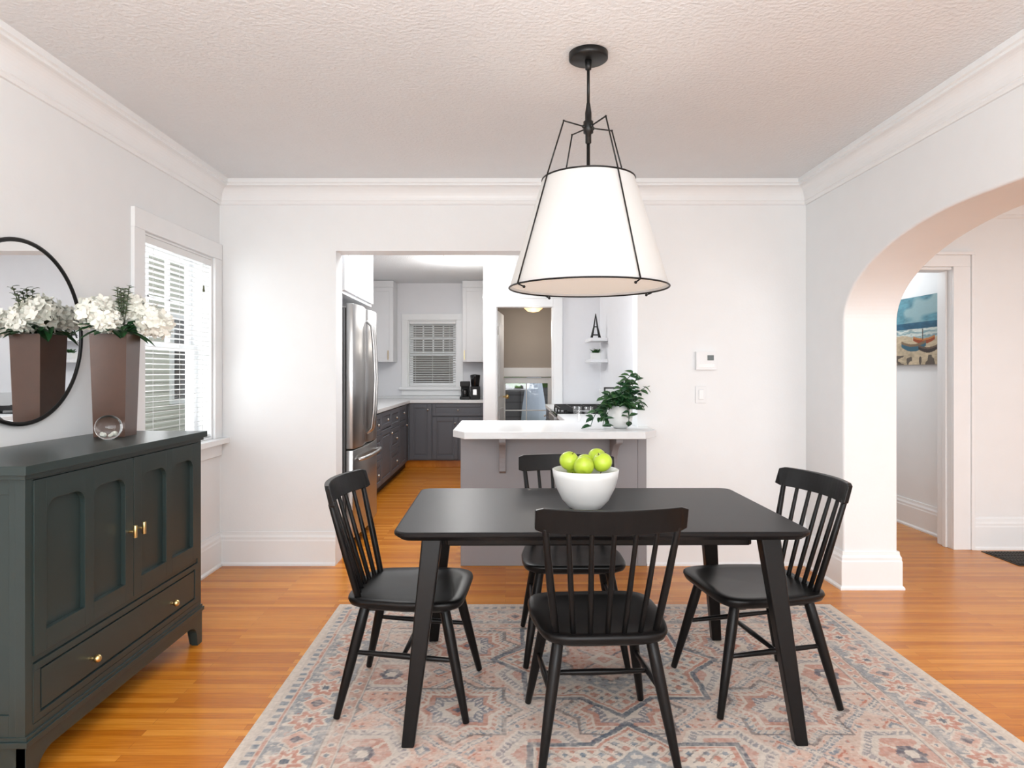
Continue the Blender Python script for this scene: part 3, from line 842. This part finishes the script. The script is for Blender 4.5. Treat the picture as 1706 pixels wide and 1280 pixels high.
for kx in (dl*.26,dl*.77):
    mb.tube([(kx,-.018,.08),(kx,-.036,.08)],.006,M_brass,10); mb.sphere((kx,-.044,.08),.014,M_brass,14,8)
mb.M=Matrix.Identity(4)
mb.box((SXB,SY0+.005,.155),(SXF+.012,SY1-.005,.172),M_green)
mb.box((SXB,SY0+.012,.172),(SXF+.006,SY1-.012,.184),M_green)
def bracket(M,Lb):
    mb.M=M
    P=[(0,0,.156),(0,0,.0),(.045,0,.0),(.055,0,.05)]
    for i in range(1,8):
        t=math.pi/2*i/7; P.append((.055+.075*(1-math.cos(t)),0,.05+.055*math.sin(t)))
    for i in range(7,-1,-1):
        t=math.pi/2*i/7; P.append((Lb-.055-.075*(1-math.cos(t)),0,.05+.055*math.sin(t)))
    P+=[(Lb-.045,0,0),(Lb,0,0),(Lb,0,.156)]
    mb.prism(P,(0,.03,0),M_green); mb.M=Matrix.Identity(4)
bracket(T(SXF+.004,SY0+.012,0)@R90,L-.024)
bracket(T(SXB,SY0+.012,0),SXF+.003-SXB)
bracket(T(SXF+.003,SY1-.012,0)@Rz(180),SXF+.003-SXB)
bracket(T(SXB,SY1-.012,0)@Rz(-90),L-.024)
mb.done(bevel=.0025,bseg=2)

# vase with flowers
mb=MB('flower_vase')
vc=Vector((-1.74,3.0,ZT+.001))
mb.M=T(*vc)@Rz(8)
a,b_v=.064,.076
mb.hexa([(-a,-a,0),(a,-a,0),(a,a,0),(-a,a,0)],[(-b_v,-b_v,.45),(b_v,-b_v,.45),(b_v,b_v,.45),(-b_v,b_v,.45)],M_vase)
mb.box((-b_v+.01,-b_v+.01,.449),(b_v-.01,b_v-.01,.452),M_iron)
mb.M=Matrix.Identity(4)
def hydrangea(c,r,n=85):
    for i in range(n):
        z=1-2*(i+.5)/n; ph=i*2.39996
        if z<-.8: continue
        d=Vector((math.sqrt(1-z*z)*math.cos(ph),math.sqrt(1-z*z)*math.sin(ph),z))
        rr=r*random.uniform(.78,1.12); p=c+Vector((d.x*rr,d.y*rr,d.z*rr*.85))
        if p.x< XL+.06: continue
        d=(d+Vector([random.uniform(-.5,.5) for _ in range(3)])).normalized()
        t1=d.cross(Vector((.3,.2,1))).normalized(); t2=d.cross(t1); ro=random.uniform(0,1.5); S=random.uniform(.85,1.25)
        for k in range(4):
            aa=ro+k*math.pi/2; u=t1*math.cos(aa)+t2*math.sin(aa); w=t1*-math.sin(aa)+t2*math.cos(aa)
            q=[p,p+(u*.012+w*.011+d*.005)*S,p+(u*.026+w*.005+d*.009)*S,p+(u*.026-w*.005+d*.009)*S,p+(u*.012-w*.011+d*.005)*S]
            mb.f([mb.v(x) for x in q],M_petal,False)
hy=[(Vector((-1.79,2.95,1.555)),.075),(Vector((-1.70,3.06,1.575)),.065),(Vector((-1.565,3.0,1.515)),.06),(Vector((-1.82,3.05,1.54)),.055),(Vector((-1.63,3.06,1.545)),.055),(Vector((-1.73,2.92,1.52)),.045)]
for c_,r_ in hy:
    hydrangea(c_,r_); mb.tube([vc+Vector((0,0,.44)),(vc+Vector((0,0,.44))+c_)/2+Vector((0,0,.02)),c_],.004,M_leaf,6)
    mb.sphere(c_,r_*.55,M_sage,10,6)
for i in range(44):
    a_2=random.uniform(0,6.28); base_=vc+Vector((math.cos(a_2)*.05,math.sin(a_2)*.05,.455+random.uniform(0,.05)))
    d=Vector((math.cos(a_2),math.sin(a_2),random.uniform(-.35,.4)))
    if base_.x+d.x*.13<XL+.04: continue
    mb.leaf(base_,d,(0,0,1),random.uniform(.09,.14),.058,M_leaf)
for i in range(5):
    s0=vc+Vector((.03,0,.44)); tip=Vector((-1.69+random.uniform(-.06,.06),2.98+random.uniform(-.04,.04),1.66+random.uniform(-.03,.02)))
    mb.tube([s0,(s0+tip)/2,tip],.002,M_twig,5)
    for k in range(14):
        t=.5+.5*k/13; p=s0.lerp(tip,t); aa=k*2.1
        mb.leaf(p,(math.cos(aa),math.sin(aa),.5),(0,0,1),.03,.022,M_sage)
mb.done(recalc=False)
mb=MB('glass_paperweight')
gc=Vector((-1.665,2.82,ZT+.053)); mb.sphere(gc,.052,M_ball,32,20)
for i in range(12):
    a1=random.uniform(0,6.28); mb.sphere(gc+Vector((math.cos(a1)*.018,math.sin(a1)*.018,-.03+random.uniform(0,.012))),.007,M_petal,8,6)
mb.done()

# ------------------------------------------------------------------ table
RUGZ=.0095
mb=MB('dining_table')
W,D=1.475,.905; r=.06
TT=.733
def rrect(w,d,r,z,n=7):
    P=[]
    for cx,cy,a0 in ((w/2-r,d/2-r,0),(-w/2+r,d/2-r,90),(-w/2+r,-d/2+r,180),(w/2-r,-d/2+r,270)):
        for i in range(n):
            a=math.radians(a0+90*i/(n-1)); P.append((cx+r*math.cos(a),cy+r*math.sin(a),z))
    return P
rings=[rrect(W-.05,D-.05,r-.02,TT-.033),rrect(W-.004,D-.004,r,TT-.017),rrect(W,D,r,TT-.013),rrect(W,D,r,TT-.005),rrect(W-.006,D-.006,r-.003,TT)]
rv=[[mb.v(p) for p in R_] for R_ in rings]
for i in range(len(rv)-1):
    n=len(rv[i])
    for k in range(n): mb.f([rv[i][k],rv[i][(k+1)%n],rv[i+1][(k+1)%n],rv[i+1][k]],M_tabletop)
mb.f(rv[0][::-1],M_tabletop); mb.f(rv[-1],M_tabletop)
ax,ay=.56,.30
for s_ in (-1,1):
    mb.box((-ax,s_*ay-.01,.65),(ax,s_*ay+.01,TT-.03),M_black); mb.box((s_*ax-.01,-ay,.65),(s_*ax+.01,ay,TT-.03),M_black)
for sx in (-1,1):
    for sy in (-1,1):
        tx,ty=sx*.605,sy*.36; bx,by=sx*.68,sy*.455
        h1,h2=.036,.022
        mb.hexa([(bx-h2,by-h2,0),(bx+h2,by-h2,0),(bx+h2,by+h2,0),(bx-h2,by+h2,0)],
                [(tx-h1,ty-h1*.8,TT-.03),(tx+h1,ty-h1*.8,TT-.03),(tx+h1,ty+h1*.8,TT-.03),(tx-h1,ty+h1*.8,TT-.03)],M_black)
mb.done(bevel=.008,bseg=3,loc=(.340,2.785,RUGZ),rot=math.radians(.5))

# ------------------------------------------------------------------ chairs
def chair(loc,rot):
    mb=MB('dining_chair'); m=M_black
    def outline(k,z):
        P=[]; n=40
        for i in range(n):
            a=2*math.pi*i/n; ca,sa=math.cos(a),math.sin(a); e=.36
            x=math.copysign(abs(ca)**e,ca); y=math.copysign(abs(sa)**e,sa)
            w=.235 if y>0 else .235-.028*abs(y)
            P.append((x*w*k,(y*.228)*k,z))
        return P
    rings=[(0.02,.398),(.86,.398),(.97,.412),(1.0,.428),(.99,.438),(.955,.442),(.80,.437),(.5,.431),(.02,.430)]
    rv=[[mb.v(p) for p in outline(k,z)] for k,z in rings]
    for i in range(len(rv)-1):
        n=40
        for k in range(n): mb.f([rv[i][k],rv[i][(k+1)%n],rv[i+1][(k+1)%n],rv[i+1][k]],m,True)
    mb.f(rv[0][::-1],m); mb.f(rv[-1],m)
    feet={}
    for sx in (-1,1):
        for sy in (-1,1):
            t=Vector((sx*.155,sy*.150,.408)); b=Vector((sx*.222,sy*.243,.004)); feet[(sx,sy)]=(t,b)
            mb.tube([t,t.lerp(b,.25),t.lerp(b,.6),b],[.0195,.0205,.018,.0125],m,14)
    def at(k,z):
        t,b=feet[k]; return t.lerp(b,(t.z-z)/t.z)
    zs=.215
    for sx in (-1,1):
        p,q=at((sx,-1),zs+.02),at((sx,1),zs); mb.tube([p,p.lerp(q,.5),q],[.008,.0115,.008],m,10)
    p=(at((-1,-1),zs+.01)+at((-1,1),zs+.01))/2; q=(at((1,-1),zs+.01)+at((1,1),zs+.01))/2
    mb.tube([p,p.lerp(q,.5),q],[.008,.0115,.008],m,10)
    mb.box((-.17,.11,.384),(.17,.15,.400),m); mb.box((-.16,-.15,.384),(.16,-.11,.400),m)
    n=20; prev=None; hw=.243
    for i in range(n+1):
        x=-hw+2*hw*i/n; u=x/hw
        yy=-.315+.055*u*u
        zb=.786; zt=.866
        if i in (0,n): zb+=.008; zt-=.008
        lean=.010
        ring=[mb.v((x,yy-.010+lean,zb)),mb.v((x,yy+.010+lean,zb)),mb.v((x,yy+.010-lean,zt)),mb.v((x,yy-.009-lean,zt))]
        if prev:
            for k in range(4): mb.f([prev[k],prev[(k+1)%4],ring[(k+1)%4],ring[k]],m)
        else: mb.f(ring,m)
        prev=ring
    mb.f(prev[::-1],m)
    for i in range(7):
        u=-1+2*i/6; xb=u*.165; xt=u*.212; yb=-.195+.02*u*u; ut=xt/hw; yt=-.309+.055*ut*ut
        r0=.0125 if i in (0,6) else .009
        mb.tube([(xb,yb,.43),((xb+xt)/2,(yb+yt)/2+.004,.60),(xt,yt,.80)],[r0,r0*1.05,r0*.85],m,10)
    return mb.done(bevel=.003,bseg=2,loc=loc,rot=math.radians(rot))
chair((.322,2.385,RUGZ),3)
chair((-.37,2.70,RUGZ),-94)
chair((1.005,2.745,RUGZ),98)
chair((.31,3.16,RUGZ),180)

# ------------------------------------------------------------------ bowl and apples
TZ=RUGZ+TT+.0005
mb=MB('fruit_bowl'); bc=Vector((.328,2.755,TZ))
prof=[(0,0),(.058,0),(.066,.004),(.095,.035),(.120,.085),(.132,.13),(.136,.158),(.132,.160),(.126,.13),(.112,.085),(.085,.04),(.05,.02),(0,.018)]
mb.lathe(bc,prof,M_ceramic,48); mb.done()
mb=MB('green_apples')
def apple(c,r,tilt):
    mb.M=T(*c)@Matrix.Rotation(tilt[0],4,'X')@Matrix.Rotation(tilt[1],4,'Y')
    prof=[(0,-.78*r)]
    for i in range(1,16):
        t=math.pi*i/16; prof.append((r*math.sin(t)*(1+.05*math.cos(t)), -r*.92*math.cos(t)))
    prof+=[(.12*r,.80*r),(0,.72*r)]
    mb.lathe((0,0,0),prof,M_apple,24); mb.tube([(0,0,.7*r),(.004,0,1.05*r)],.0018,M_stem,6); mb.M=Matrix.Identity(4)
for dx,dy,dz,t in ((-.065,.01,.192,(.4,.3)),(-.012,-.045,.178,(-.9,.2)),(.066,-.015,.190,(.3,-.5)),(.005,.05,.175,(.9,.2)),(.058,.062,.198,(.2,.9)),(-.03,.07,.15,(.1,.1)),(0,0,.10,(.1,.1)),(.06,.0,.105,(0,0)),(-.055,.02,.10,(0,0))):
    apple(bc+Vector((dx,dy,dz)),.041,t)
mb.done()

# ------------------------------------------------------------------ plant on peninsula
CZ=.931
mb=MB('potted_pothos'); pc=Vector((.755,4.42,CZ))
mb.lathe(pc,[(0,0),(.04,0),(.068,.025),(.082,.07),(.078,.11),(.055,.145),(.045,.15),(.040,.14),(0,.13)],M_ceramic,32)
def vine(pts_,lo=2,n=7,per=2):
    for P in pts_: P.y=min(P.y,4.485)
    cur=[pts_[0]*(1-t)**2+pts_[1]*2*t*(1-t)+pts_[2]*t*t for t in [k/n for k in range(n+1)]]
    mb.tube(cur,.0025,M_leaf,5)
    for k in range(lo,n+1):
        for q in range(per):
            aa=random.uniform(0,6.28); d=Vector((math.cos(aa),math.sin(aa)*.6-.25,random.uniform(-.4,.5)))
            p=cur[k].copy()
            if p.y>4.44 and d.y>0: d.y=-d.y
            if p.z+d.z*.06<CZ+.01: d.z=abs(d.z)
            mb.leaf(p,d,(0,-.4,1),random.uniform(.05,.07),random.uniform(.038,.05),random.choice([M_leaf,M_leaf2]))
for i in range(15):
    a=i*2.4+random.uniform(-.3,.3); reach=random.uniform(.07,.17)
    top=pc+Vector((math.cos(a)*.05,math.sin(a)*.05,.15+random.uniform(.04,.16)))
    end=pc+Vector((math.cos(a)*reach*1.05,math.sin(a)*reach*.7,random.uniform(.05,.33)))
    vine([pc+Vector((0,0,.14)),top,end])
vine([pc+Vector((0,0,.14)),pc+Vector((-.12,-.03,.26)),pc+Vector((-.20,-.05,.02))],2,9,2)
vine([pc+Vector((0,0,.14)),pc+Vector((-.10,-.06,.22)),pc+Vector((-.13,-.10,.02))],2,8,2)
vine([pc+Vector((0,0,.14)),pc+Vector((.06,-.08,.24)),pc+Vector((.03,-.13,.02))],3,8,1)
vine([pc+Vector((0,0,.14)),pc+Vector((.12,-.02,.25)),pc+Vector((.15,-.05,.12))],2,8,2)
vine([pc+Vector((0,0,.14)),pc+Vector((.0,.0,.30)),pc+Vector((.08,-.02,.36))],2,8,2)
mb.done(recalc=False)
mb=MB('picture_frame')
mb.M=T(.80,4.90,CZ)@Matrix.Rotation(-.15,4,'X')
mb.box((-.075,0,.001),(-.065,.015,.26),M_iron); mb.box((.065,0,.001),(.075,.015,.26),M_iron); mb.box((-.065,0,.001),(.065,.015,.012),M_iron); mb.box((-.065,0,.25),(.065,.015,.26),M_iron); mb.box((-.065,.008,.012),(.065,.012,.25),M_quartz)
mb.done()

# ------------------------------------------------------------------ pendant
mb=MB('pendant_lamp'); pc=Vector((.333,2.70,0)); g=M_metalblk
mb.lathe(pc,[(0,H-.028),(.072,H-.028),(.078,H-.024),(.078,H-.001),(0,H-.001)],g,40)
mb.tube([pc+Vector((0,0,H-.02)),pc+Vector((0,0,2.37))],.006,g,12)
mb.lathe(pc,[(0,H-.07),(.012,H-.065),(.014,H-.03),(0,H-.028)],g,16)
mb.lathe(pc,[(.007,2.38),(.013,2.34),(.013,2.31),(.020,2.305),(.020,2.26),(.012,2.255),(.012,2.22),(.006,2.215),(0,2.21)],g,20)
mb.tube([pc+Vector((0,0,2.22)),pc+Vector((0,0,1.86))],.007,g,10)
mb.lathe(pc,[(0,1.92),(.022,1.92),(.022,1.85),(0,1.85)],g,16)
ZB,ZTp=1.6375,2.071; RB,RT=.317,.184
prof=[(RB+(RT-RB)*t, ZB+(ZTp-ZB)*t) for t in [i/12 for i in range(13)]]
mb.lathe(pc,prof,M_shade,96)
mb.torus(pc+Vector((0,0,ZB)),RB+.001,.0035,g,96,8); mb.torus(pc+Vector((0,0,ZTp)),RT+.001,.0035,g,72,8)
mb.lathe(pc,[(0,ZB+.012),(RB-.008,ZB+.012)],M_diff,64)
for ang in (28,118,208,298):
    d=Vector((math.cos(math.radians(ang)),math.sin(math.radians(ang)),0))
    P=[pc+Vector((0,0,2.281)),pc+d*.117+Vector((0,0,2.289)),pc+d*(RT+.008)+Vector((0,0,ZTp)),pc+d*(RB+.008)+Vector((0,0,ZB-.002)),pc+d*(RB-.02)+Vector((0,0,ZB-.012))]
    for k in range(len(P)-1): mb.tube([P[k],P[k+1]],.003,g,8)
    mb.sphere(P[1],.0045,g,8,6); mb.sphere(pc+d*(RB-.02)+Vector((0,0,ZB-.012)),.006,g,8,6)
    mb.sphere(pc+d*.022+Vector((0,0,2.282)),.008,g,8,6)
mb.done(recalc=False)

# ------------------------------------------------------------------ lights
def area(name,loc,rot,sx,sy,p,col=(1,1,1)):
    l=bpy.data.lights.new(name,'AREA'); l.shape='RECTANGLE'; l.size=sx; l.size_y=sy; l.energy=p; l.color=col
    o=bpy.data.objects.new(name,l); o.location=loc; o.rotation_euler=[math.radians(a) for a in rot]; sc.collection.objects.link(o); return o
def point(name,loc,p,r=.05,col=(1,1,1)):
    l=bpy.data.lights.new(name,'POINT'); l.energy=p; l.shadow_soft_size=r; l.color=col
    o=bpy.data.objects.new(name,l); o.location=loc; sc.collection.objects.link(o); return o
area('rear_fill_light',(.1,YR+.1,1.45),(90,0,0),3.2,1.5,112,(.955,.985,1))  # added fill lamp in the rear opening, lights the dining room
area('bounce_fill_light',(.1,.1,1.95),(180,0,0),2.0,2.0,106,(.955,.985,1))  # added upward fill lamp, softens the room off the ceiling
area('left_window_light',(XL-.3,4.0,1.5),(90,0,-90),.8,1.2,15,(.96,.98,1))
area('living_rear_fill_light',(4.3,YR+.1,1.45),(90,0,0),3,1.5,90,(.96,.985,1))  # added fill lamp behind the camera for the living room
area('living_overhead_fill_light',(4.0,2.4,2.5),(0,0,0),1.2,1.2,27,(.96,.985,1))  # added overhead fill for the living room, no fixture there
area('kitchen_fill_light',(-.40,5.35,2.50),(0,0,0),1.2,.8,40,(.97,.985,1))  # added kitchen fill, kept out of view above the opening head
point('kitchen_fixture_light',(-.50,7.6,2.15),28,.15,(1,.98,.95))
point('mudroom_light',(.37,8.8,1.85),7,.1,(1,.93,.85))
point('hall_fill_light',(2.85,6.3,2.2),18,.1,(.97,.99,1))  # added fill lamp so the hall is lit, no fixture there
point('pendant_bulb_light',(.333,2.70,1.80),1.2,.04,(1,.90,.80))

w=bpy.data.worlds.new('World'); sc.world=w; w.use_nodes=True
bg=w.node_tree.nodes['Background']; bg.inputs[0].default_value=(.93,.96,1,1); bg.inputs[1].default_value=1.6

# ------------------------------------------------------------------ camera
cam=bpy.data.cameras.new('camera'); co=bpy.data.objects.new('camera',cam); sc.collection.objects.link(co)
co.location=(0,0,1.3); co.rotation_euler=(math.radians(90),0,0)
cam.sensor_width=36; cam.lens=36*1120/1706
cam.shift_x=(853-842)/1706; cam.shift_y=(620-640)/1706
cam.clip_start=.05
sc.camera=co
